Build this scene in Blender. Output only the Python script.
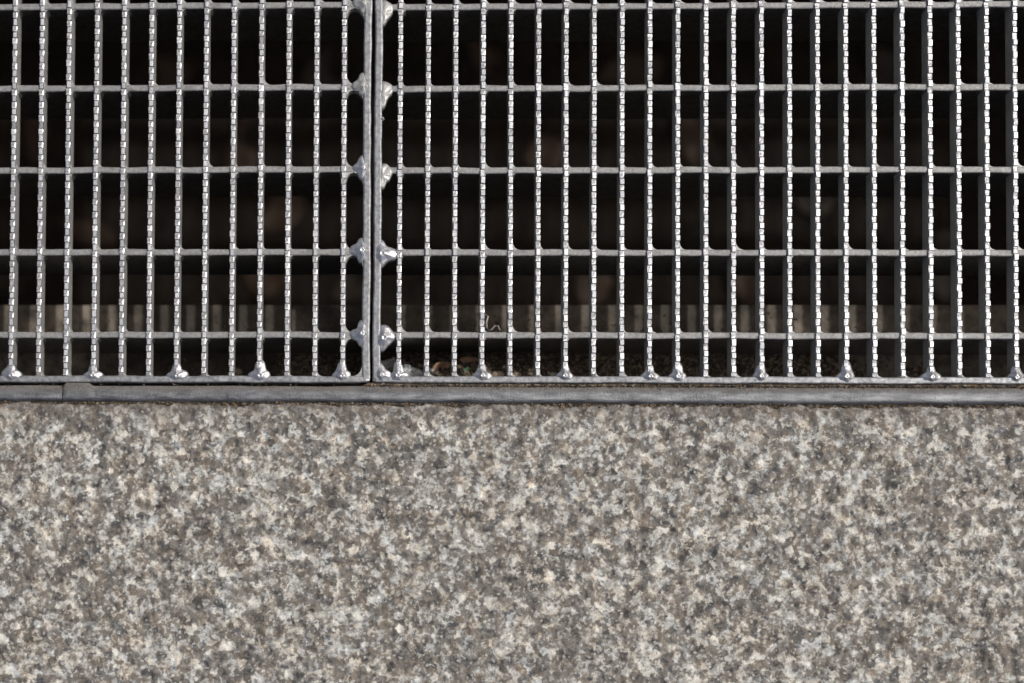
import bpy, bmesh, math, random
import numpy as np
from mathutils import Matrix, Vector

random.seed(7)
rng = np.random.default_rng(7)
MM = 0.001
SC = bpy.context.scene
for o in list(bpy.data.objects):
    bpy.data.objects.remove(o)

# ------------------------------------------------------------------ camera
cam = bpy.data.cameras.new('camera')
cam.sensor_width = 36.0
cam.lens = 36.0 * 1800 / 1024
cam.shift_x = (512 - 312) / 1024
cam.shift_y = (575 - 341.5) / 1024
cam.clip_start = 0.02
cam.clip_end = 100
cam.dof.use_dof = True
cam.dof.focus_distance = 0.7165
cam.dof.aperture_fstop = 3.8
camo = bpy.data.objects.new('camera', cam)
SC.collection.objects.link(camo)
Rm = Matrix(((0.9992641121109953, -0.005564386183443018, 0.03795091373637305),
             (0.0069253850828417, 0.9993340667881243, -0.035825437864219364),
             (-0.03772629439102751, 0.03606189905024688, 0.9986372044683751)))
camo.matrix_world = Matrix.Translation((0.00393, -0.1043, 0.717)) @ Rm.to_4x4()
SC.camera = camo

# ------------------------------------------------------------------ light
SUN = Vector((0.74, 0.30, 1.0)).normalized()          # towards the sun
elev = math.asin(SUN.z)
azim = math.atan2(SUN.x, SUN.y)
world = bpy.data.worlds.new('World')
SC.world = world
world.use_nodes = True
wn = world.node_tree
sky = wn.nodes.new('ShaderNodeTexSky')
sky.sky_type = 'NISHITA'
sky.sun_disc = False
sky.sun_elevation = elev
sky.sun_rotation = azim
sky.dust_density = 7.0
sky.air_density = 0.8
sky.ozone_density = 1.0
bg = wn.nodes['Background']
bg.inputs['Strength'].default_value = 0.115
wn.links.new(sky.outputs[0], bg.inputs[0])
sun = bpy.data.lights.new('sun', 'SUN')
sun.energy = 2.9
sun.angle = math.radians(1.5)
sun.color = (1.0, 0.99, 0.972)
suno = bpy.data.objects.new('sun', sun)
suno.rotation_euler = SUN.to_track_quat('Z', 'Y').to_euler()
suno.location = SUN * 5
SC.collection.objects.link(suno)
SC.view_settings.view_transform = 'Standard'
SC.view_settings.look = 'None'
SC.view_settings.gamma = 1
SC.view_settings.exposure = -0.46
SC.view_settings.use_curve_mapping = False

# ------------------------------------------------------------------ helpers
def link(o, parent=None):
    SC.collection.objects.link(o)
    if parent is not None:
        o.parent = parent
    return o

def mesh_from(name, verts, faces, mats, fmat=None, smooth=False):
    """verts in millimetres"""
    me = bpy.data.meshes.new(name)
    v = np.asarray(verts, dtype=float) * MM
    me.from_pydata(v.tolist(), [], [tuple(f) for f in faces])
    for m in (mats if isinstance(mats, (list, tuple)) else [mats]):
        me.materials.append(m)
    if fmat is not None:
        me.polygons.foreach_set('material_index', np.asarray(fmat, dtype=np.int32))
    if smooth:
        me.polygons.foreach_set('use_smooth', np.ones(len(me.polygons), dtype=bool))
    me.update()
    return me

def add(name, verts, faces, mats, parent=None, fmat=None, smooth=False):
    return link(bpy.data.objects.new(name, mesh_from(name, verts, faces, mats, fmat, smooth)), parent)

def tag(o, label=None, cat=None, group=None, kind=None):
    if label: o['label'] = label
    if cat: o['category'] = cat
    if group: o['group'] = group
    if kind: o['kind'] = kind
    return o

def empty(name, loc=(0, 0, 0)):
    o = bpy.data.objects.new(name, None)
    o.empty_display_size = 0.02
    o.location = Vector(loc) * MM
    return link(o)

TAB = {}
def vnoise(x, y, cell, seed):
    """smooth value noise, x,y arrays in mm"""
    if seed not in TAB: TAB[seed] = np.random.default_rng(seed).random((256, 256))
    T = TAB[seed]
    fx = np.asarray(x) / cell; fy = np.asarray(y) / cell
    ix = np.floor(fx).astype(int); iy = np.floor(fy).astype(int)
    tx = fx - ix; ty = fy - iy
    tx = tx * tx * (3 - 2 * tx); ty = ty * ty * (3 - 2 * ty)
    a = T[ix % 256, iy % 256]; b = T[(ix + 1) % 256, iy % 256]
    c = T[ix % 256, (iy + 1) % 256]; d = T[(ix + 1) % 256, (iy + 1) % 256]
    return (a * (1 - tx) + b * tx) * (1 - ty) + (c * (1 - tx) + d * tx) * ty - 0.5

class NT:
    def __init__(self, name):
        self.m = bpy.data.materials.new(name); self.m.use_nodes = True
        self.t = self.m.node_tree; self.b = self.t.nodes['Principled BSDF']
        tc = self.t.nodes.new('ShaderNodeTexCoord')
        mp = self.t.nodes.new('ShaderNodeMapping')
        mp.inputs['Scale'].default_value = (1000, 1000, 1000)
        self.t.links.new(tc.outputs['Object'], mp.inputs['Vector'])
        self.co = mp.outputs['Vector']
        self.tc = tc
    def L(self, a, b): self.t.links.new(a, b)
    def mapped(self, scale, src=None, loc=(0, 0, 0)):
        mp = self.t.nodes.new('ShaderNodeMapping')
        mp.inputs['Scale'].default_value = scale
        mp.inputs['Location'].default_value = loc
        self.L(src or self.co, mp.inputs['Vector']); return mp.outputs['Vector']
    def noise(self, size, detail=3, rough=0.55, src=None, col=False, dist=0.0):
        n = self.t.nodes.new('ShaderNodeTexNoise')
        n.inputs['Scale'].default_value = 1.0 / size
        n.inputs['Detail'].default_value = detail
        n.inputs['Roughness'].default_value = rough
        n.inputs['Distortion'].default_value = dist
        self.L(src or self.co, n.inputs['Vector'])
        return n.outputs['Color' if col else 'Fac']
    def voro(self, size, src=None, out='Color', feature='F1'):
        n = self.t.nodes.new('ShaderNodeTexVoronoi')
        n.feature = feature
        n.inputs['Scale'].default_value = 1.0 / size
        self.L(src or self.co, n.inputs['Vector'])
        return n.outputs[out]
    def ramp(self, fac, stops, mode='LINEAR'):
        n = self.t.nodes.new('ShaderNodeValToRGB')
        cr = n.color_ramp; cr.interpolation = mode
        while len(cr.elements) < len(stops): cr.elements.new(0.5)
        for e, (p, c) in zip(cr.elements, stops):
            e.position = p
            e.color = (*c, 1) if isinstance(c, (tuple, list)) else (c, c, c, 1)
        self.L(fac, n.inputs['Fac']); return n.outputs['Color']
    def mix(self, fac, a, b, mode='MIX'):
        n = self.t.nodes.new('ShaderNodeMix'); n.data_type = 'RGBA'; n.blend_type = mode
        for s, val in ((n.inputs['Factor'], fac), (n.inputs['A'], a), (n.inputs['B'], b)):
            if isinstance(val, bpy.types.NodeSocket): self.L(val, s)
            elif isinstance(val, (tuple, list)): s.default_value = (*val, 1)
            else: s.default_value = val
        return n.outputs['Result']
    def math(self, op, a, b=0.0):
        n = self.t.nodes.new('ShaderNodeMath'); n.operation = op
        for s, val in ((n.inputs[0], a), (n.inputs[1], b)):
            if isinstance(val, bpy.types.NodeSocket): self.L(val, s)
            else: s.default_value = val
        return n.outputs[0]
    def vadd(self, a, b, k):
        s = self.t.nodes.new('ShaderNodeVectorMath'); s.operation = 'SUBTRACT'
        self.L(b, s.inputs[0]); s.inputs[1].default_value = (.5, .5, .5)
        m = self.t.nodes.new('ShaderNodeVectorMath'); m.operation = 'SCALE'
        self.L(s.outputs[0], m.inputs[0]); m.inputs['Scale'].default_value = k
        n = self.t.nodes.new('ShaderNodeVectorMath'); n.operation = 'ADD'
        self.L(a, n.inputs[0]); self.L(m.outputs[0], n.inputs[1]); return n.outputs[0]
    def sep(self, src, i):
        n = self.t.nodes.new('ShaderNodeSeparateXYZ'); self.L(src, n.inputs[0]); return n.outputs[i]
    def set(self, **k):
        for n, v in k.items():
            s = self.b.inputs[n.replace('_', ' ')]
            if isinstance(v, bpy.types.NodeSocket): self.L(v, s)
            elif isinstance(v, (tuple, list)): s.default_value = (*v, 1)
            else: s.default_value = v
    def bump(self, h, strength, dist_mm):
        n = self.t.nodes.new('ShaderNodeBump')
        n.inputs['Strength'].default_value = strength
        n.inputs['Distance'].default_value = dist_mm * MM
        self.L(h, n.inputs['Height']); self.L(n.outputs[0], self.b.inputs['Normal'])

# ------------------------------------------------------------------ materials
def metal(name, lo, hi, metallic, r0, r1, bump=0.25, size=1.6, spot=0.0, ssize=6.0):
    n = NT(name)
    a = n.noise(size, 4, 0.6)
    c = n.ramp(a, [(0.3, lo), (0.7, hi)])
    if spot:
        s = n.ramp(n.noise(ssize, 5, 0.65), [(0.56, 0.0), (0.70, 1.0)])
        c = n.mix(n.math('MULTIPLY', s, spot), c, (0.10, 0.085, 0.07))
    n.set(Base_Color=c, Metallic=metallic)
    n.L(n.ramp(n.noise(0.9, 3), [(0.3, r0), (0.7, r1)]), n.b.inputs['Roughness'])
    n.bump(n.noise(0.7, 3), bump, 0.25)
    return n.m

M_DULL = metal('galvanised_zinc_dull', (0.30, 0.30, 0.285), (0.46, 0.46, 0.44), 0.35, 0.45, 0.65, 0.35, 1.4, 0.3)
M_BEAR = metal('zinc_bar_scuffed_top', (0.20, 0.20, 0.193), (0.37, 0.37, 0.358), 0.30, 0.50, 0.66, 0.4, 1.1, 0.45)
M_SIDE = metal('zinc_bar_smooth_side', (0.24, 0.245, 0.25), (0.44, 0.445, 0.45), 0.97, 0.30, 0.44, 0.2, 2.5, 0.4)
M_EDGE = metal('zinc_edge_scuffed_top', (0.17, 0.175, 0.18), (0.44, 0.45, 0.458), 0.55, 0.42, 0.60, 0.4, 1.5, 0.4)
M_WORN = metal('zinc_worn_bright', (0.46, 0.475, 0.495), (0.76, 0.775, 0.80), 0.5, 0.36, 0.52, 0.35, 0.8, 0.45, 1.3)
M_HALF = metal('zinc_half_worn', (0.22, 0.227, 0.24), (0.56, 0.57, 0.59), 0.55, 0.36, 0.52, 0.45, 0.7, 0.6, 1.2)
M_WELD = metal('weld_zinc_shiny', (0.44, 0.445, 0.455), (0.70, 0.705, 0.715), 0.75, 0.26, 0.42, 0.5, 1.2, 0.25)
M_WELDD = metal('weld_zinc_matt', (0.34, 0.34, 0.325), (0.52, 0.52, 0.50), 0.55, 0.4, 0.6, 0.35, 1.5)

def rail_material():
    n = NT('rail_steel')
    long = n.mapped((0.2, 1, 1))
    a = n.noise(2.2, 5, 0.65, src=long)
    c = n.ramp(a, [(0.3, (0.07, 0.074, 0.078)), (0.7, (0.25, 0.26, 0.27))])
    y = n.sep(n.co, 1)
    w = n.noise(2.5, 5, 0.7)
    d = n.math('ADD', y, n.math('MULTIPLY', n.math('SUBTRACT', w, 0.5), 4.0))
    dirt = n.ramp(n.math('MULTIPLY_ADD', d, 0.2), [(0.0, 0.0), (1.0, 1.0)])
    mr = n.t.nodes.new('ShaderNodeMapRange')
    mr.inputs['From Min'].default_value = 0.2; mr.inputs['From Max'].default_value = 2.2
    n.L(d, mr.inputs['Value'])
    dirt = mr.outputs['Result']
    soil = n.ramp(n.noise(0.6, 3), [(0.35, (0.09, 0.08, 0.07)), (0.7, (0.22, 0.205, 0.18))])
    n.set(Base_Color=n.mix(n.math('MULTIPLY', dirt, 0.85), c, soil))
    n.L(n.ramp(dirt, [(0, 0.75), (1, 0.0)]), n.b.inputs['Metallic'])
    n.L(n.ramp(dirt, [(0, 0.38), (1, 0.85)]), n.b.inputs['Roughness'])
    n.bump(n.noise(0.7, 5, 0.7), 0.7, 0.4)
    return n.m
M_RAIL = rail_material()

def granite_material():
    n = NT('flamed_granite')
    warp = n.noise(2.2, 3, 0.6, col=True)
    p = n.vadd(n.co, warp, 3.2)
    p2 = n.vadd(n.co, n.noise(1.0, 2, 0.6, col=True), 1.1)
    def c0(v): return n.math('SUBTRACT', v, 0.5)
    def acc(terms):
        t = None
        for v, k in terms:
            q = n.math('MULTIPLY', c0(v), k)
            t = q if t is None else n.math('ADD', t, q)
        return n.math('ADD', t, 0.5)
    v = acc([(n.noise(5.8, 5, 0.63, src=p2), 1.42), (n.noise(17.0, 2, 0.5), 0.45), (n.sep(n.voro(2.9, p), 0), 0.42),
             (n.sep(n.voro(1.5, p2), 1), 0.24), (n.noise(0.9, 4, 0.75), 0.42)])
    c = n.ramp(v, [(0.12, (0.060, 0.060, 0.062)), (0.26, (0.135, 0.128, 0.120)), (0.40, (0.198, 0.183, 0.167)), (0.515, (0.235, 0.217, 0.196)),
                   (0.555, (0.32, 0.315, 0.30)), (0.64, (0.43, 0.43, 0.415)), (0.75, (0.57, 0.57, 0.555)), (0.92, (0.76, 0.76, 0.735))])
    # hue drift from crystal to crystal: brown, cream, blue-grey
    hue = n.ramp(n.sep(n.voro(3.4, p), 1), [(0.0, (0.90, 0.98, 1.08)), (0.3, (1, 1, 1)), (0.62, (1.0, 0.985, 0.95)), (0.85, (1.07, 0.985, 0.88)), (1.0, (1.14, 0.98, 0.82))])
    c = n.mix(0.6, c, hue, 'MULTIPLY')
    # dark mica, bluish
    dk = n.ramp(n.sep(n.voro(1.25, p2), 0), [(0.78, 0.0), (0.86, 1.0)])
    dk2 = n.ramp(n.noise(6.0, 3, 0.6), [(0.46, 0.0), (0.58, 1.0)])
    c = n.mix(n.math('MULTIPLY', n.math('MULTIPLY', dk, dk2), 0.75), c, (0.055, 0.063, 0.082))
    # bright crystal flecks
    wf = n.ramp(n.sep(n.voro(0.95, p2), 1), [(0.90, 0.0), (0.95, 1.0)])
    c = n.mix(n.math('MULTIPLY', wf, 0.5), c, (0.70, 0.70, 0.68))
    # grain
    g = n.ramp(n.noise(0.5, 4, 0.8), [(0.25, 0.62), (0.75, 1.38)])
    c = n.mix(0.9, c, g, 'MULTIPLY')
    c = n.mix(1.0, c, (0.985, 0.97, 0.915), 'MULTIPLY')
    # soil worn into the edge along the rail
    y = n.sep(n.co, 1)
    e = n.math('ADD', y, n.math('MULTIPLY', n.math('SUBTRACT', n.noise(3.5, 5, 0.7), 0.5), 7.0))
    mr = n.t.nodes.new('ShaderNodeMapRange')
    mr.inputs['From Min'].default_value = -18.5; mr.inputs['From Max'].default_value = -10.5
    n.L(e, mr.inputs['Value'])
    c = n.mix(n.math('MULTIPLY', mr.outputs['Result'], 0.6), c, (0.12, 0.10, 0.082))
    n.set(Base_Color=c, Roughness=0.6)
    n.b.inputs['Specular IOR Level'].default_value = 0.35
    n.bump(n.noise(0.8, 5, 0.7), 0.9, 0.45)
    return n.m
M_GRAN = granite_material()

def simple(name, lo, hi, size, rough=0.9, bump=0.4, bd=1.0):
    n = NT(name)
    n.set(Base_Color=n.ramp(n.noise(size, 5, 0.65), [(0.3, lo), (0.7, hi)]), Roughness=rough)
    n.bump(n.noise(size * 0.4, 4), bump, bd)
    return n.m
def concrete_material():
    n = NT('drain_concrete')
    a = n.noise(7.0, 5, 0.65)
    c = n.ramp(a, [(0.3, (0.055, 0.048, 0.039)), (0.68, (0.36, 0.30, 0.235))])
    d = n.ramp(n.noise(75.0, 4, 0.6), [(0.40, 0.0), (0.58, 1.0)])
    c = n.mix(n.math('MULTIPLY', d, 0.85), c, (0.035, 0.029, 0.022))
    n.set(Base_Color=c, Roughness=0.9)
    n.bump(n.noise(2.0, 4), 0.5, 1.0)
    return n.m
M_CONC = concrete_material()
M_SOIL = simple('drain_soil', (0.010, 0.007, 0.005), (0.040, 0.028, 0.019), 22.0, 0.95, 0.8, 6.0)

def crumb_material():
    n = NT('dirt_crumbs')
    c = n.ramp(n.sep(n.voro(0.8), 0), [(0.0, (0.05, 0.04, 0.03)), (0.45, (0.13, 0.105, 0.08)), (0.7, (0.22, 0.15, 0.08)),
                                       (0.85, (0.32, 0.27, 0.21)), (1.0, (0.55, 0.50, 0.42))], 'CONSTANT')
    n.set(Base_Color=c, Roughness=0.9)
    return n.m
M_CRUMB = crumb_material()

def leaf_material(name, a, b):
    n = NT(name)
    n.set(Base_Color=n.ramp(n.noise(4.0, 4, 0.6), [(0.3, a), (0.7, b)]), Roughness=0.6)
    return n.m
M_LEAF = [leaf_material('dead_leaf_brown', (0.03, 0.016, 0.008), (0.10, 0.052, 0.025)),
          leaf_material('dead_leaf_tan', (0.025, 0.017, 0.011), (0.06, 0.042, 0.026)),
          leaf_material('dead_leaf_dark', (0.05, 0.035, 0.025), (0.14, 0.095, 0.06))]
M_RUST = leaf_material('dead_leaf_rust', (0.12, 0.06, 0.03), (0.42, 0.25, 0.15))
M_GREEN = leaf_material('leaf_green', (0.012, 0.06, 0.022), (0.03, 0.12, 0.045))
M_STONE = leaf_material('pebble_beige', (0.28, 0.22, 0.15), (0.52, 0.44, 0.32))
M_TWIG = leaf_material('twig_grey', (0.16, 0.14, 0.12), (0.40, 0.37, 0.33))
def plastic_material():
    n = NT('clear_plastic')
    n.set(Base_Color=(0.82, 0.84, 0.83), Roughness=0.12)
    n.b.inputs['Transmission Weight'].default_value = 0.35
    n.b.inputs['IOR'].default_value = 1.4
    return n.m
M_PLAS = plastic_material()

# ------------------------------------------------------------------ paving
def axis(parts):
    out = []
    for a, b, s in parts:
        k = max(1, int(round((b - a) / s)))
        out += list(np.linspace(a, b, k, endpoint=False))
    out.append(parts[-1][1])
    return np.array(out)

def relief(X, Y):
    h = 0.8 * vnoise(X, Y, 4.6, 1) + 0.8 * vnoise(X + 31, Y, 2.3, 2) + 0.45 * vnoise(X, Y + 17, 1.15, 3)
    h += 0.8 * vnoise(X, Y, 42.0, 4)
    return h

def slab(name, xs, ys, ztop=0.0, edge=None, depth=60):
    nx, ny = len(xs), len(ys)
    X, Y = np.meshgrid(xs, ys, indexing='ij')
    if edge is not None:                       # uneven sawn edge next to the rail (last row of ys)
        e = edge(xs)
        w = np.clip((ys - (ys[-1] - 6)) / 6, 0, 1)
        Y = Y + e[:, None] * w[None, :]
    Z = ztop + relief(X, Y)
    if edge is not None:
        Z[:, -1] -= 0.9; Z[:, -2] -= 0.25
    V = np.stack([X, Y, Z], -1).reshape(-1, 3)
    idx = np.arange(nx * ny).reshape(nx, ny)
    F = np.stack([idx[:-1, :-1], idx[1:, :-1], idx[1:, 1:], idx[:-1, 1:]], -1).reshape(-1, 4)
    border = list(idx[:, 0]) + list(idx[-1, 1:]) + list(idx[::-1, -1][1:]) + list(idx[0, ::-1][1:-1])
    low = V[border].copy(); low[:, 2] = ztop - depth
    base = len(V)
    V = np.vstack([V, low])
    n = len(border)
    side = [(border[(i + 1) % n], border[i], base + i, base + (i + 1) % n) for i in range(n)]
    o = add(name, V, [tuple(f) for f in F.tolist()] + side, M_GRAN, smooth=True)
    return tag(o, kind='structure')

rail_edge = lambda x: -9.75 - 0.0017 * np.asarray(x)
ed = lambda xs: (rail_edge(xs) + 9.75) - 0.55 + 1.3 * vnoise(xs, xs * 0, 7.0, 21) + 1.0 * vnoise(xs, xs * 0, 2.2, 22)
fx = axis([(-1500, -200, 14), (-200, -172, 1.5), (-172, 276, 0.5), (276, 310, 1.5), (310, 1500, 14)])
fy = axis([(-1500, -160, 14), (-160, -128, 1.5), (-128, -9.75, 0.5)])
slab('granite_paving', fx, fy, -0.3, ed)
W = 301.8                                     # centre of the far edge bar
slab('granite_paving', axis([(-1500, 1500, 6)]), axis([(W + 9.9, 1500, 6)]), -0.3)
slab('granite_paving', axis([(-1500, -512, 6)]), axis([(-9.5, W + 9.5, 6)]), -0.3)
slab('granite_paving', axis([(514, 1500, 6)]), axis([(-9.5, W + 9.5, 6)]), -0.3)

# ------------------------------------------------------------------ drain channel
def boxverts(x0, x1, y0, y1, z0, z1):
    V = [(x, y, z) for x in (x0, x1) for y in (y0, y1) for z in (z0, z1)]
    F = [(0, 1, 3, 2), (4, 6, 7, 5), (0, 4, 5, 1), (2, 3, 7, 6), (0, 2, 6, 4), (1, 5, 7, 3)]
    return V, F
def box(name, *b, mat=None, parent=None):
    V, F = boxverts(*b)
    return add(name, V, F, mat, parent)
FLOOR = -270
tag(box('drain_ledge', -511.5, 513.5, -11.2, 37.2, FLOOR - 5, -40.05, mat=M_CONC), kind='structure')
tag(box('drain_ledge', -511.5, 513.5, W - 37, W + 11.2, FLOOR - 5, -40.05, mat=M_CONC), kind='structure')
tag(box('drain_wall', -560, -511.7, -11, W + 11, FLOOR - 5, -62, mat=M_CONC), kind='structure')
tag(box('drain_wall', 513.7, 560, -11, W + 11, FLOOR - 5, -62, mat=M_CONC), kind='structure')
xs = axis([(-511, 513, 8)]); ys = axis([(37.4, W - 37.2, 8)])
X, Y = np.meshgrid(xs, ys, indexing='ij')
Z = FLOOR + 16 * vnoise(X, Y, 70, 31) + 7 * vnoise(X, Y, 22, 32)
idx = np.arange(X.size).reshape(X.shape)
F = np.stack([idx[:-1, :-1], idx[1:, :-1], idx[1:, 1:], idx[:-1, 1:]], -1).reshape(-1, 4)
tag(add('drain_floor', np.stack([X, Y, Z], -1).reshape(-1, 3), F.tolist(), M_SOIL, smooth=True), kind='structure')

# ------------------------------------------------------------------ steel edge rails
def rail(name, x0, x1, label, tab=None, flip=False, seed=1):
    xs = axis([(x0, x1, 1.0 if not flip else 12)])
    n = len(xs)
    yb = -2.75 - 0.0012 * xs + 0.25 * vnoise(xs, xs * 0, 9, seed)          # grating side
    yf = rail_edge(xs) + 0.35 * vnoise(xs, xs * 0, 12, seed + 1)             # paving side
    if tab:
        t = np.clip(np.minimum(xs - tab[0], tab[1] - xs) / 0.8, 0, 1)
        yb = yb + 1.15 * t
    else:
        t = xs * 0
    prof = [(0, -40), (0, -1.5), (0.05, -1.0), (0.2, -0.72), (0.36, -0.5), (0.5, -0.3), (0.62, -0.16), (0.74, -0.14), (0.84, -0.36), (0.92, -0.8), (0.98, -1.4), (1, -2.2), (1, -40)]
    V = []
    for i, x in enumerate(xs):
        for k, (u, z) in enumerate(prof):
            w = 0.26 * vnoise(np.array([x]), np.array([u * 6.0]), 6.0, seed + 5)[0] + 0.14 * vnoise(np.array([x]), np.array([u * 6.0]), 1.9, seed + 6)[0] if 1 < k < 11 else 0
            zz = z + w + (0.45 * t[i] * (1 - u) if 0 < k < 8 else 0)
            yy = yb[i] + (yf[i] - yb[i]) * u
            V.append((x, (W - yy) if flip else yy, zz))
    m = len(prof)
    F = [(i * m + k, i * m + k + 1, (i + 1) * m + k + 1, (i + 1) * m + k) for i in range(n - 1) for k in range(m - 1)]
    for q in (0, (n - 1) * m):
        b = len(V); V += [V[q + k] for k in range(m)]; F.append(tuple(b + k for k in range(m)))
    if flip: F = [f[::-1] for f in F]
    o = add(name, [(a, b + (0 if flip else 6.0), c) for a, b, c in V], F, M_RAIL, smooth=True)
    if not flip: o.location.y = -6.0 * MM
    return tag(o, label, 'edge strip', 'steel edge strips of the drain')
rail('edge_rail', -511, -124.5, 'dark grey steel edge strip ending at the small tab, left end of the drain edge', seed=40)
rail('edge_rail', -124.1, 513, 'long dark grey steel edge strip with small tab, between grating and granite', tab=(-124.0, -112.6), seed=50)
rail('edge_rail', -511, 513, 'grey steel edge strip on the far side of the drain', flip=True, seed=60)

# ------------------------------------------------------------------ gratings
P_ROW = 33.25
def rows_of(side): return [17.9 + P_ROW * i for i in range(9)] if side > 0 else [17.75 + 33.52 * i for i in range(9)]
CELL = 2.70

def serrated_mesh(seed):
    r = random.Random(seed)
    V, F, FM = [], [], []
    y = 1.0 + r.random() * -CELL * 2
    rings = []
    k = r.randrange(2)
    y1 = W - 1.0
    while y < y1:
        a = (k % 2 == 0)
        dx = (0.17 if a else -0.17) + r.uniform(-.06, .06)
        top = (0.0 if a else -0.10) + r.uniform(-.04, .04)
        tl = r.uniform(-.05, .05) + (0.02 if a else 0.09)
        L = CELL * r.uniform(0.88, 1.12); clog = r.random() < 0.12
        ty = r.uniform(-.07, .07)
        gz = r.uniform(0.15, 0.3) if clog else r.uniform(0.5, 0.95)
        hw = 0.72 + r.uniform(-.05, .05)
        m = r.choice((1, 2)) if clog else (1 if a else 2)
        rings.append((y, 0.0, -gz, 0.0, 0.78, 0))
        rings.append((y + 0.24, 0.0, -gz, 0.0, 0.78, 0))
        rings.append((y + 0.38, dx, top + ty, tl, hw, m))
        if not a:
            rings.append((y + L * 0.56, dx, top - 0.12, tl * 0.3, hw - 0.05, m))
        rings.append((y + L - 0.12, dx, top - ty, tl, hw, 0))
        y += L; k += 1
    rings = [(max(1.0, min(y1, q[0])),) + q[1:] for q in rings]
    rings = [q for i, q in enumerate(rings) if i == 0 or q[0] > rings[i - 1][0] + 1e-4]
    for (yy, dx, zt, tl, hw, m) in rings:
        V += [(-0.95, yy, -8.4), (-0.95, yy, -1.45), (-0.93 + dx * .3, yy, min(-0.4, zt - 0.2)), (-hw + dx, yy, zt + tl),
              (hw + dx, yy, zt - tl), (0.93 + dx * .3, yy, min(-0.4, zt - 0.2)), (0.95, yy, -1.45), (0.95, yy, -8.4)]
    n = len(rings)
    for i in range(n - 1):
        for j in range(8):
            a = i * 8 + j; b = i * 8 + (j + 1) % 8
            F.append((a, b, b + 8, a + 8)); FM.append(rings[i][5] if j == 3 else (3 if j in (2, 4) else 0))
    F += [tuple(range(8))[::-1], tuple((n - 1) * 8 + j for j in range(8))]; FM += [0, 0]
    return mesh_from('serrated_bar', V, F, [M_DULL, M_WORN, M_HALF, M_SIDE], FM)
SERR = [serrated_mesh(100 + i) for i in range(8)]

def rough_bar(name, p0, p1, width, ztop, zbot, mat, parent, seed, bev=0.35, step=2.5, capround=0.0):
    """flat steel bar between two plan points with a softly uneven, bevelled top edge"""
    p0 = np.array(p0, float); p1 = np.array(p1, float)
    L = np.linalg.norm(p1 - p0); d = (p1 - p0) / L; nrm = np.array([-d[1], d[0]])
    n = max(2, int(L / step)); ts = np.linspace(0, L, n + 1)
    h = width / 2
    prof = [(-h, zbot), (-h, ztop - bev * 1.6), (-h + bev * .45, ztop - bev * .45), (-h + bev * 1.3, ztop), (h - bev * 1.3, ztop), (h - bev * .45, ztop - bev * .45), (h, ztop - bev * 1.6), (h, zbot)]
    V = []
    z0 = np.zeros_like(ts)
    wob = 0.30 * vnoise(ts, z0, 14, seed); wl = 0.22 * vnoise(ts, z0, 5, seed + 1); wr = 0.22 * vnoise(ts, z0, 5, seed + 2); wz = 0.25 * vnoise(ts, z0, 6, seed + 3)
    for i, t in enumerate(ts):
        e = min(t, L - t)
        for k, (u, z) in enumerate(prof):
            uu = u + (wob[i] + (wl[i] if u < 0 else wr[i]) if 0 < k < 7 else 0)
            zz = z + (wz[i] if 0 < k < 7 else 0)
            if capround and e < capround:
                f = 1 - e / capround
                uu *= 1 - 0.35 * f * f; zz -= 0.5 * f * f if 0 < k < 7 else 0
            c = p0 + d * t + nrm * uu
            V.append((c[0], c[1], zz))
    F = [(i * 8 + k, (i + 1) * 8 + k, (i + 1) * 8 + (k + 1) % 8, i * 8 + (k + 1) % 8) for i in range(n) for k in range(8)]
    F += [tuple(range(8)), tuple(n * 8 + k for k in range(8))[::-1]]
    FM = [1 if k in (0, 6, 7) else 0 for i in range(n) for k in range(8)] + [1, 1]
    return add(name, V, F, [mat, M_SIDE], parent, FM)

def weld(parent, cx, cy, arms, r0, ztop, shiny, seed, crater=0.35, zrim=-0.8, skirt=-5.5, name='weld_bead', offs=(0, 0)):
    """a frozen bead: arms = [(angle_deg, reach_mm, spread_deg)]"""
    r = random.Random(seed)
    NA, TS = 40, [0.0, 0.16, 0.27, 0.36, 0.5, 0.66, 0.83, 1.0]
    V = [(cx + offs[0], cy + offs[1], ztop - crater * 0.8)]
    ph = [r.uniform(0, 6.28) for _ in range(3)]
    for t in TS[1:] + ['s']:
        for a in range(NA):
            th = 2 * math.pi * a / NA
            R = r0 * (1 + 0.09 * math.sin(2 * th + ph[0]) + 0.07 * math.sin(3 * th + ph[1]) + 0.04 * math.sin(7 * th + ph[2]))
            for (ad, reach, sp) in arms:
                dth = (th - math.radians(ad) + math.pi) % (2 * math.pi) - math.pi
                R += reach * math.exp(-(dth / math.radians(sp)) ** 2)
            tt = 1.0 if t == 's' else t
            # keep the pool round, the rim star-shaped
            rr = tt * (r0 * 0.95 * (1 - tt) + R * tt)
            k = 1 - tt
            x = cx + offs[0] * k + rr * math.cos(th); y = cy + offs[1] * k + rr * math.sin(th)
            if t == 's': z = skirt
            elif tt < 0.3: z = ztop - crater * (1 - (tt / 0.3) ** 2) * 0.8
            else:
                s = (tt - 0.3) / 0.7
                q = 1 - (1 - s) ** 1.35
                z = ztop + (zrim - ztop) * q + (0.14 * math.sin(5 * th + ph[2]) + 0.09 * math.sin(9 * th + 2 * ph[0] + 4 * s)) * math.sin(math.pi * min(1, s * 1.1))
            V.append((x, y, z))
    F = [(0, 1 + a, 1 + (a + 1) % NA) for a in range(NA)]
    for k in range(len(TS) - 1):
        b0 = 1 + k * NA; b1 = b0 + NA
        F += [(b0 + a, b1 + a, b1 + (a + 1) % NA, b0 + (a + 1) % NA) for a in range(NA)]
    b = 1 + (len(TS) - 1) * NA
    F.append(tuple(b + a for a in range(NA))[::-1])
    return add(name, V, F, M_WELD if shiny else M_WELDD, parent, smooth=True)

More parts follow.
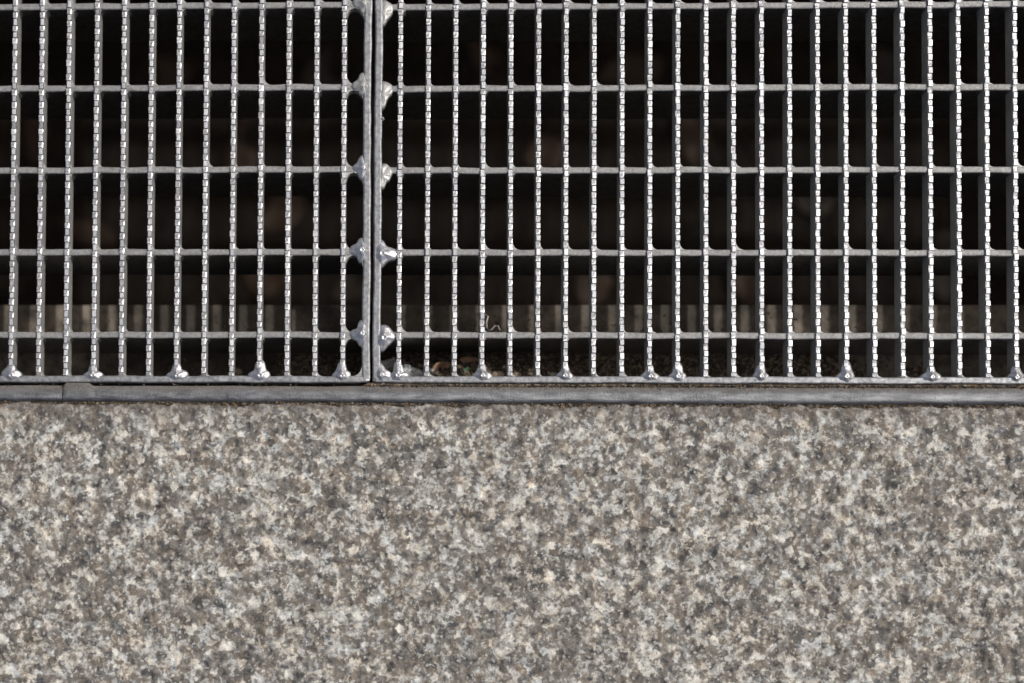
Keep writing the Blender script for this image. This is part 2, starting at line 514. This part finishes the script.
class Fillets:
    def __init__(self): self.V, self.F = [], []
    def corner(self, x, y, sx, sy, rx, ry, zt, zb):
        N = 6
        pts = [(x - sx * .4, y - sy * .4)] + [(x + sx * rx, y - sy * .4)]
        for i in range(N + 1):
            a = i / N * math.pi / 2
            pts.append((x + sx * (rx - rx * math.sin(a)), y + sy * (ry - ry * math.cos(a))))
        pts.append((x - sx * .4, y + sy * ry))
        if sx * sy < 0: pts = pts[::-1]
        b = len(self.V); n = len(pts)
        mid = 2 + N // 2
        for (px, py) in pts: self.V.append((px, py, zt))
        for (px, py) in pts: self.V.append((px, py, zb))
        self.F.append(tuple(b + i for i in range(n)))
        self.F += [(b + i, b + n + i, b + n + (i + 1) % n, b + (i + 1) % n) for i in range(n)]
    def build(self, parent):
        return tag(add('zinc_fillet', self.V, self.F, M_DULL, parent), kind='stuff')

def grating(loc_label, side, xs_bars, x_edge_c, x_far_c, rows_skew, weld_every, rotz):
    root = empty('steel_grating', (0, 0, -40))
    root.rotation_euler.z = rotz
    tag(root, loc_label, 'grating', 'galvanised drain gratings')
    g = bpy.data.objects.new('tmp', None)
    D = 40.0                                  # child z offset: root stands on the ledge
    kids = []
    def fin(o):
        o.location.z += D * MM; kids.append(o); return o
    ROWS = rows_of(side)
    s = side                                  # -1 left panel, +1 right panel (x grows away from the joint)
    r = random.Random(5 + s)
    # serrated cross rods
    for i, x in enumerate(xs_bars):
        o = link(bpy.data.objects.new('serrated_bar', SERR[r.randrange(len(SERR))]), root)
        o.location = ((x + r.uniform(-.06, .06)) * MM, 0, r.uniform(-.05, .05) * MM)
        o.rotation_euler = (0, r.uniform(-.012, .012), r.uniform(-.0007, .0007))
        fin(o)
    xa, xb = min(x_edge_c, x_far_c), max(x_edge_c, x_far_c)
    # deep bearing bars
    for j, y in enumerate(ROWS):
        k = rows_skew(j)
        fin(rough_bar('bearing_bar', (xa, y + k * 0.0), (xb, y + k), 2.6, -0.95, -40, M_BEAR, root, 300 + j * 7 + s * 91))
    # edge bars
    fin(rough_bar('edge_bar', (xa - 1.5, 0), (xb + 1.5, 0), 2.75, -0.42, -40, M_EDGE, root, 500 + s, 0.4, 1.5, 1.8))
    fin(rough_bar('edge_bar', (xa - 1.5, W), (xb + 1.5, W), 2.75, -0.42, -40, M_EDGE, root, 520 + s, 0.4, 1.5, 1.8))
    fin(rough_bar('edge_bar', (x_edge_c, 0.3), (x_edge_c, W - 0.3), 3.2, -0.36, -40, M_EDGE, root, 540 + s, 0.5, 1.5, 0.0))
    fin(rough_bar('edge_bar', (x_far_c, 0.3), (x_far_c, W - 0.3), 3.2, -0.36, -40, M_EDGE, root, 560 + s, 0.5, 1.5, 0.0))
    # zinc webs in the corners
    fl = Fillets()
    for i, x in enumerate(xs_bars):
        for j, y in enumerate(ROWS):
            for sx in (-1, 1):
                for sy in (-1, 1):
                    if sx > 0 and sy > 0: rr = r.choice([1.5, 1.9, 2.3, 2.8, 3.3]) * r.uniform(.9, 1.2)
                    elif sy > 0: rr = r.uniform(.4, .9)
                    elif sx > 0: rr = r.uniform(0.8, 1.5)
                    else: rr = r.uniform(.3, .8)
                    fl.corner(x + sx * 1.0, y + sy * 1.25, sx, sy, rr * 0.8, rr * 1.0, -1.35 - r.random() * .4, -8.2)
        for sx in (-1, 1):
            rr = r.uniform(.4, 1.0) if sx < 0 else r.uniform(1.2, 3.0)
            fl.corner(x + sx * 1.0, 1.35, sx, 1, rr * .8, rr, -1.1, -8.0)
    # broad webs beside the joint edge bar
    e_in = x_edge_c + s * 1.6
    bi = xs_bars[0] if s > 0 else xs_bars[-1]
    for y in ROWS + [0.1]:
        for sy in (-1, 1):
            if y < 1 and sy < 0: continue
            ra = r.uniform(3.4, 4.2) if s < 0 else r.uniform(.8, 1.6)
            fl.corner(e_in, y + sy * 1.25, s, sy, ra, ra * 1.25, -0.95, -5.5)
            rb = r.uniform(2.6, 3.2) if s < 0 else 0.7
            fl.corner(bi - s * 1.0, y + sy * 1.25, -s, sy, rb, rb * 1.3, -1.15, -5.5)
    fin(fl.build(root))
    # weld beads along the front edge
    n = len(xs_bars)
    order = list(range(n)) if s > 0 else list(range(n - 1, -1, -1))
    for q in weld_every:
        if q >= n: continue
        x = xs_bars[order[q]]
        big = r.uniform(0.85, 1.15)
        fin(weld(root, x + r.uniform(-.3, .3), 1.35, [(90, 3.4 * big * r.uniform(.8, 1.2), 30), (r.uniform(-8, 12), 1.8 * r.uniform(.6, 1.3), 34), (180 + r.uniform(-12, 8), 1.6 * r.uniform(.6, 1.3), 34)], 2.35 * big, 0.95 + r.uniform(-.2, .3), True, 700 + q * 3 + s, crater=r.uniform(.25, .5), zrim=-0.75, offs=(r.uniform(-.3, .3), r.uniform(-.3, .3))))
        xq = xs_bars[order[q]]
        fin(weld(root, xq, W - 1.35, [(270, 3.0 * big, 26), (0, 2.1, 30), (180, 1.9, 30)], 2.1 * big, 0.85, True, 900 + q * 3 + s))
    return root, fin, r

left_bars = [-11.75 - 11.15 * i for i in range(44)][::-1]
right_bars = [10.75 + 11.08 * i for i in range(45)]
# left panel
L_root, finL, rL = grating('left of the two steel gratings, with oval end cells beside the joint', -1,
                           left_bars, -2.3, -505.0, lambda j: 0.15, [0, 3, 6, 9, 12] + list(range(15, 45, 3)), 0.0)
for j, y in enumerate(rows_of(-1)):
    shiny = j < 3 or j > 6
    finL(weld(L_root, -4.0 - 0.25 * (j % 2), y + 0.6, [(180, 2.2, 34), (90, 2.8, 32), (270, 2.2, 32)], 2.7 if j < 2 else 2.3,
              1.0 if j < 2 else 0.5, shiny, 1100 + j, crater=0.35 if j < 2 else 0.05, offs=(0.3, 0.1)))
# right panel
R_root, finR, rR = grating('right and wider of the two steel gratings, brown grit packed along its front edge', 1,
                           right_bars, 1.95, 508.0, lambda j: -0.25, [0, 3, 6, 9, 10, 13, 16, 19, 22] + list(range(25, 45, 3)), -0.0010)
for j, y in enumerate(rows_of(1)):
    if j == 0:
        finR(weld(R_root, 4.4, y - 1.4, [(12, 2.4, 38), (90, 2.2, 36), (262, 2.0, 34)], 3.1, 1.1, True, 1200, crater=0.5, offs=(0.6, 0.2)))
    elif j == 1:
        finR(weld(R_root, 3.7, y - 0.6, [(0, 3.6, 36), (98, 3.0, 34), (262, 3.0, 34)], 3.0, 1.1, True, 1201, crater=0.4, offs=(0.2, 0)))
    else:
        finR(weld(R_root, 4.0, y - 2.3, [(40, 2.2, 34), (90, 2.4, 30), (262, 3.0, 26)], 2.5, -0.35, False, 1200 + j, crater=0.0, zrim=-0.95))
finR(weld(R_root, 3.9, 1.6, [(95, 2.2, 30), (5, 1.8, 30)], 2.6, 0.8, True, 1230, crater=0.1))
for (x, y, rr) in ((3.75, 105.4, 0.75), (3.2, 60.5, 0.45), (3.4, 73.0, 0.4)):
    finR(weld(R_root, x, y, [], rr, 0.2, True, 1240, crater=0.0, zrim=-0.8, skirt=-1.6, name='zinc_drip'))
finL(weld(L_root, -44.0, 16.9, [], 0.5, -0.5, True, 1250, crater=0.0, zrim=-1.2, skirt=-2, name='zinc_drip'))

# ------------------------------------------------------------------ dirt and debris
def crumbs(name, n, fx_, mat, label, cat, smin=0.25, smax=0.75):
    V, F = [], []
    T = [(0, 1, 2), (0, 2, 3), (0, 3, 1), (4, 2, 1), (4, 3, 2), (4, 1, 3)]
    for i in range(n):
        x, y, z = fx_()
        s = random.uniform(smin, smax) * random.uniform(.5, 1)
        b = len(V)
        a0 = random.uniform(0, 6.28)
        V.append((x, y, z + s * random.uniform(.4, .8)))
        for k in range(3):
            a = a0 + k * 2.09 + random.uniform(-.5, .5)
            q = s * random.uniform(.5, 1.0)
            V.append((x + q * math.cos(a), y + q * math.sin(a), z + random.uniform(-.15, .15) * s))
        V.append((x, y, z - s * .5))
        F += [tuple(b + i for i in t) for t in T]
    return tag(add(name, V, F, mat), label, cat, kind='stuff')

def slot_pt():
    x = random.uniform(-3, 300) if random.random() < .97 else random.uniform(-170, -3)
    w = 0.6 + 0.4 * float(vnoise(np.array([x]), np.array([0.]), 12, 70)[0])
    return x, -2.2 - 0.0012 * x + random.gauss(0, 0.6) * w - (0.3 if random.random() < .85 else random.uniform(.5, 2.2)), random.uniform(-1.5, -0.85)
crumbs('dirt_crumbs', 4200, slot_pt, M_CRUMB, 'brown grit packed between the right grating and the steel strip', 'grit')
def joint_pt():
    x = random.uniform(-200, 310)
    return x, float(rail_edge(x)) - 0.3 + random.gauss(0, 0.45 if random.random() < .8 else 1.3), random.uniform(-1.3, -0.45)
crumbs('joint_soil', 5200, joint_pt, M_CRUMB, 'dark soil in the thin joint between steel strip and granite', 'soil')
def ledge_pt():
    x = random.gauss(70, 75) if random.random() < .8 else random.uniform(-180, 320)
    y = random.triangular(2.0, 36.5, 4.0)
    return x, y, -39.8
crumbs('ledge_grit', 2600, ledge_pt, M_CRUMB, 'loose grit lying on the concrete ledge under the gratings', 'grit', 0.4, 1.5)
# soil bed inside the slot that carries the grit, and in the rail joint
def strip(name, x0, x1, fy0, fy1, z, mat, label, cat, seed):
    xs = axis([(x0, x1, 3)])
    V, F = [], []
    for x in xs:
        for u in (0, .33, .66, 1):
            y0, y1 = fy0(x), fy1(x)
            V.append((x, y0 + (y1 - y0) * u, z + 0.6 * float(vnoise(np.array([x]), np.array([u * 4.]), 3.0, seed)[0])))
    nv = len(V)
    V += [(a, b, c - 8) for a, b, c in V]
    n = len(xs)
    for i in range(n - 1):
        for k in range(3):
            q = (i * 4 + k, (i + 1) * 4 + k, (i + 1) * 4 + k + 1, i * 4 + k + 1)
            F.append(q); F.append(tuple(nv + j for j in q[::-1]))
        for k in (0, 3):
            q = (i * 4 + k, i * 4 + k + nv, (i + 1) * 4 + k + nv, (i + 1) * 4 + k)
            F.append(q if k == 0 else q[::-1])
    return tag(add(name, V, F, mat), label, cat, kind='stuff')
strip('slot_soil', -2, 420, lambda x: -3.6 - 0.0012 * x, lambda x: -1.2 - 0.0011 * x, -1.9, M_CRUMB, 'packed brown soil in the slot along the right grating', 'soil', 80)
strip('joint_soil_bed', -505, 505, lambda x: float(rail_edge(x)) - 1.6, lambda x: float(rail_edge(x)) + 0.5, -1.5, M_CRUMB, 'packed soil bed in the joint beside the granite edge', 'soil', 81)

def leaf(name, x, y, z, L, Wd, rz, tilt, curl, mat, label, cat, group=None, seed=0):
    r = random.Random(seed)
    nx, ny = 11, 5
    V, F = [], []
    sk = r.uniform(-.15, .15)
    for i in range(nx):
        t = i / (nx - 1)
        w = Wd * 0.5 * (math.sin(math.pi * min(1, t * 0.96 + .02)) ** 0.75) * (1.15 - 0.45 * t) + 0.15
        for j in range(ny):
            u = j / (ny - 1) * 2 - 1
            zz = curl * ((u * w / (Wd * .5)) ** 2) * Wd * .3 + curl * L * .22 * (t - .5) ** 2 * 2 + 0.03 * L * math.sin(9 * t + seed) * u
            V.append(((t - .5) * L, u * w + sk * L * (t - .5) ** 2, zz))
    for i in range(nx - 1):
        for j in range(ny - 1):
            a = i * ny + j
            F.append((a, a + ny, a + ny + 1, a + 1))
    # a stalk
    b = len(V)
    for (q, zz) in ((-.5, 0), (-.78, .06)):
        for k in range(3):
            a = k * 2.09
            V.append((q * L, 0.02 * L * math.cos(a), curl * L * .11 + zz * L + 0.02 * L * math.sin(a)))
    F += [(b, b + 3, b + 4, b + 1), (b + 1, b + 4, b + 5, b + 2), (b + 2, b + 5, b + 3, b)]
    zmin = min(v[2] for v in V)
    V = [(a, b_, c - zmin) for a, b_, c in V]
    o = add(name, V, F, mat, smooth=True)
    md = o.modifiers.new('thick', 'SOLIDIFY'); md.thickness = 0.25 * MM
    o.location = Vector((x, y, z)) * MM
    o.rotation_euler = (tilt, r.uniform(-.1, .1), rz)
    return tag(o, label, cat, group)

# heap of litter on the ledge just inside the front edge of the right grating
def heap_z(x, y):
    x = np.asarray(x, float); y = np.asarray(y, float)
    a = np.exp(-((x - 38) / 42.0) ** 2) * 24 + np.exp(-((x - 150) / 40.0) ** 2) * 4
    f = np.clip((19 - y) / 16, 0, 1) ** 0.8
    return -40.3 + a * f + (2.2 * vnoise(x, y, 5, 91) + 1.0 * vnoise(x, y, 2, 92)) * f
hx = axis([(-40, 230, 1.6)]); hy = axis([(1.45, 20, 1.3)])
X, Y = np.meshgrid(hx, hy, indexing='ij'); Z = heap_z(X, Y)
idx = np.arange(X.size).reshape(X.shape)
F = np.stack([idx[:-1, :-1], idx[1:, :-1], idx[1:, 1:], idx[:-1, 1:]], -1).reshape(-1, 4)
tag(add('litter_heap', np.stack([X, Y, Z], -1).reshape(-1, 3), F.tolist(), M_CRUMB), 'heap of dark soil and leaf crumbs under the front edge of the right grating', 'soil', kind='stuff')
def hz(x, y): return float(heap_z(np.array([x]), np.array([y]))[0])
def heap_pt():
    x = random.gauss(45, 40); y = random.uniform(1.6, 15)
    return x, y, hz(x, y) + 0.2
crumbs('heap_grit', 1500, heap_pt, M_CRUMB, 'coarse crumbs scattered over the litter heap', 'grit', 0.4, 1.6)
def litter_pt():
    x = min(random.expovariate(1 / 45.0), 150) + 2; y = random.uniform(1.7, 11)
    return x, y, hz(x, y) + 0.35
M_LITTER = leaf_material('litter_flakes', (0.05, 0.03, 0.018), (0.50, 0.42, 0.31))
crumbs('litter_flakes', 230, litter_pt, M_LITTER, 'pale and brown leaf flakes strewn over the litter heap', 'litter', 0.9, 2.6)
leaf('dead_leaf', 28.2, 7.6, hz(28, 7.6) + 0.3, 9, 6, 0.6, 0.25, 0.8, M_RUST, 'small brown dead leaf in the litter between the first two welds right of the joint', 'leaf', seed=1)
leaf('dead_leaf', 42.0, 11.0, hz(42, 11) + 0.3, 12, 3.5, -0.12, 0.2, 0.5, M_RUST, 'narrow rust-brown dead leaf lying behind the green leaf scrap', 'leaf', seed=2)
leaf('green_leaf', 38.6, 5.8, hz(38.6, 5.8) + 0.3, 4.6, 3.6, 1.2, 0.2, 0.4, M_GREEN, 'small green leaf scrap in the litter under the right grating', 'leaf', seed=3)
leaf('dead_leaf', 76.0, 5.0, hz(76, 5) + 0.3, 6, 4, 2.4, 0.15, 0.6, M_LEAF[1], 'tan leaf scrap near the third front weld of the right grating', 'leaf', seed=4)
leaf('dead_leaf', -84.0, 7.5, -39.7, 9, 5, 2.0, 0.1, 0.5, M_LEAF[2], 'dark dead leaf on the ledge under the left grating', 'leaf', seed=5)

def pebble(x, y, z, s, label, mat=M_STONE, seed=0, flat=0.6):
    bm = bmesh.new(); bmesh.ops.create_icosphere(bm, subdivisions=2, radius=1)
    r = random.Random(seed); ph = [r.uniform(0, 6) for _ in range(4)]
    for v in bm.verts:
        c = v.co
        k = 1 + .14 * math.sin(3 * c.x + ph[0]) + .12 * math.sin(4 * c.y + ph[1]) + .08 * math.sin(5 * c.z + ph[2])
        v.co = Vector((c.x * 1.25 * k, c.y * .85 * k, c.z * flat * k)) * (s * MM)
    me = bpy.data.meshes.new('pebble'); bm.to_mesh(me); bm.free()
    me.materials.append(mat)
    zmin = min(v.co.z for v in me.vertices)
    o = link(bpy.data.objects.new('pebble', me))
    o.location = Vector((x, y, z)) * MM; o.location.z -= zmin
    o.rotation_euler.z = r.uniform(-.5, .5)
    return tag(o, label, 'pebble', 'pebbles on the drain ledge')
PZ = -40.05
for k, (x, y, s, lab) in enumerate([
        (51.5, 4.6, 1.9, 'beige pebble between the second and third weld from the joint, nearer the second'),
        (59.6, 4.8, 1.7, 'pale beige pebble midway between second and third front weld of the right grating'),
        (64.0, 7.4, 1.0, 'small brown pebble behind the pale beige pebble'),
        (73.4, 5.0, 1.2, 'reddish pebble just left of the third front weld of the right grating'),
        (35.4, 3.4, 1.3, 'flat beige pebble beside the green leaf scrap'),
        (104.0, 8.0, 1.4, 'dark pebble left of the two neighbouring welds'),
        (-57.0, 9.0, 1.6, 'brownish pebble under the left grating near the joint')]):
    pebble(x, y, (hz(x, y) - 0.3) if x > 0 else PZ, s, lab, M_STONE if k not in (2, 3, 5) else M_LEAF[1], seed=k)

def plastic(x, y, z, s, rz, label, seed):
    r = random.Random(seed)
    n = 7; V, F = [], []
    for i in range(n):
        for j in range(n):
            u, v = i / (n - 1) - .5, j / (n - 1) - .5
            V.append((u * s * 1.3 + r.uniform(-.06, .06) * s, v * s + r.uniform(-.06, .06) * s, abs(r.gauss(0, .13)) * s + .02 * s))
    for i in range(n - 1):
        for j in range(n - 1):
            a = i * n + j; F.append((a, a + n, a + n + 1, a + 1))
    o = add('plastic_scrap', V, F, M_PLAS)
    md = o.modifiers.new('thick', 'SOLIDIFY'); md.thickness = 0.15 * MM
    o.location = Vector((x, y, z)) * MM; o.rotation_euler.z = rz
    return tag(o, label, 'plastic scrap', 'clear plastic scraps on the ledge')
plastic(6.6, 9.5, hz(8, 9.5), 6, 0.3, 'crumpled clear plastic scrap in the corner cell of the right grating', 1)
plastic(16.2, 4.6, hz(16, 4.6), 7, -0.4, 'larger crumpled clear plastic scrap just right of the corner cell', 2)

plastic(11.0, 3.4, hz(11, 3.4), 4, 0.9, 'small clear plastic flake beside the corner weld of the right grating', 3)
plastic(23.0, 5.2, hz(23, 5.2), 4, 1.4, 'small clear plastic flake near the brown dead leaf', 4)
# curled grey stem caught on the front bearing bar
def tube(name, pts, rad, mat, label, cat):
    V, F = [], []; n = 6
    for i, p in enumerate(pts):
        a = Vector(pts[max(0, i - 1)]); b = Vector(pts[min(len(pts) - 1, i + 1)])
        d = (b - a).normalized(); u = d.orthogonal().normalized(); w = d.cross(u)
        rr = rad * (1 - 0.5 * abs(i / (len(pts) - 1) - .4))
        for k in range(n):
            c = Vector(p) + (u * math.cos(k * 6.283 / n) + w * math.sin(k * 6.283 / n)) * rr
            V.append(tuple(c))
    F = [(i * n + k, i * n + (k + 1) % n, (i + 1) * n + (k + 1) % n, (i + 1) * n + k) for i in range(len(pts) - 1) for k in range(n)]
    F += [tuple(range(n))[::-1], tuple((len(pts) - 1) * n + k for k in range(n))]
    return tag(add(name, V, F, mat, smooth=True), label, cat)
tube('dry_stem', [(45.4, 26.3, -1.0), (46.4, 25.4, -1.1), (45.8, 23.2, -1.4), (45.9, 21.0, -1.5), (46.8, 19.6, -1.3), (48.0, 20.2, -0.8), (49.2, 21.6, -0.3), (50.4, 21.4, -0.4), (51.2, 19.6, -0.6)],
     0.42, M_TWIG, 'curled grey dry stem caught on the front bearing bar of right grating', 'stem')

# dead leaves on the drain floor, out of focus
r = random.Random(77)
spots = [(-74, 164), (-52, 131), (-116, 209), (176, 169), (92, 163), (-14, 90), (-60, 95), (30, 75), (-160, 120), (240, 140), (140, 210), (280, 210), (60, 215), (-30, 205), (200, 95), (310, 100), (120, 90), (-95, 75), (-190, 180), (10, 150)]
for k, (x, y) in enumerate(spots):
    zf = FLOOR + 16 * float(vnoise(np.array([float(x)]), np.array([float(y)]), 70, 31)[0]) + 7 * float(vnoise(np.array([float(x)]), np.array([float(y)]), 22, 32)[0])
    leaf('fallen_leaf', x, y, zf + 1.0, r.uniform(22, 44), r.uniform(14, 26), r.uniform(0, 6.28), r.uniform(-.12, .12), r.uniform(.2, .6), M_LEAF[k % 2 if k > 4 else 0],
         'blurred brown dead leaf lying deep on the drain floor', 'leaf', 'dead leaves on the drain floor', seed=20 + k)
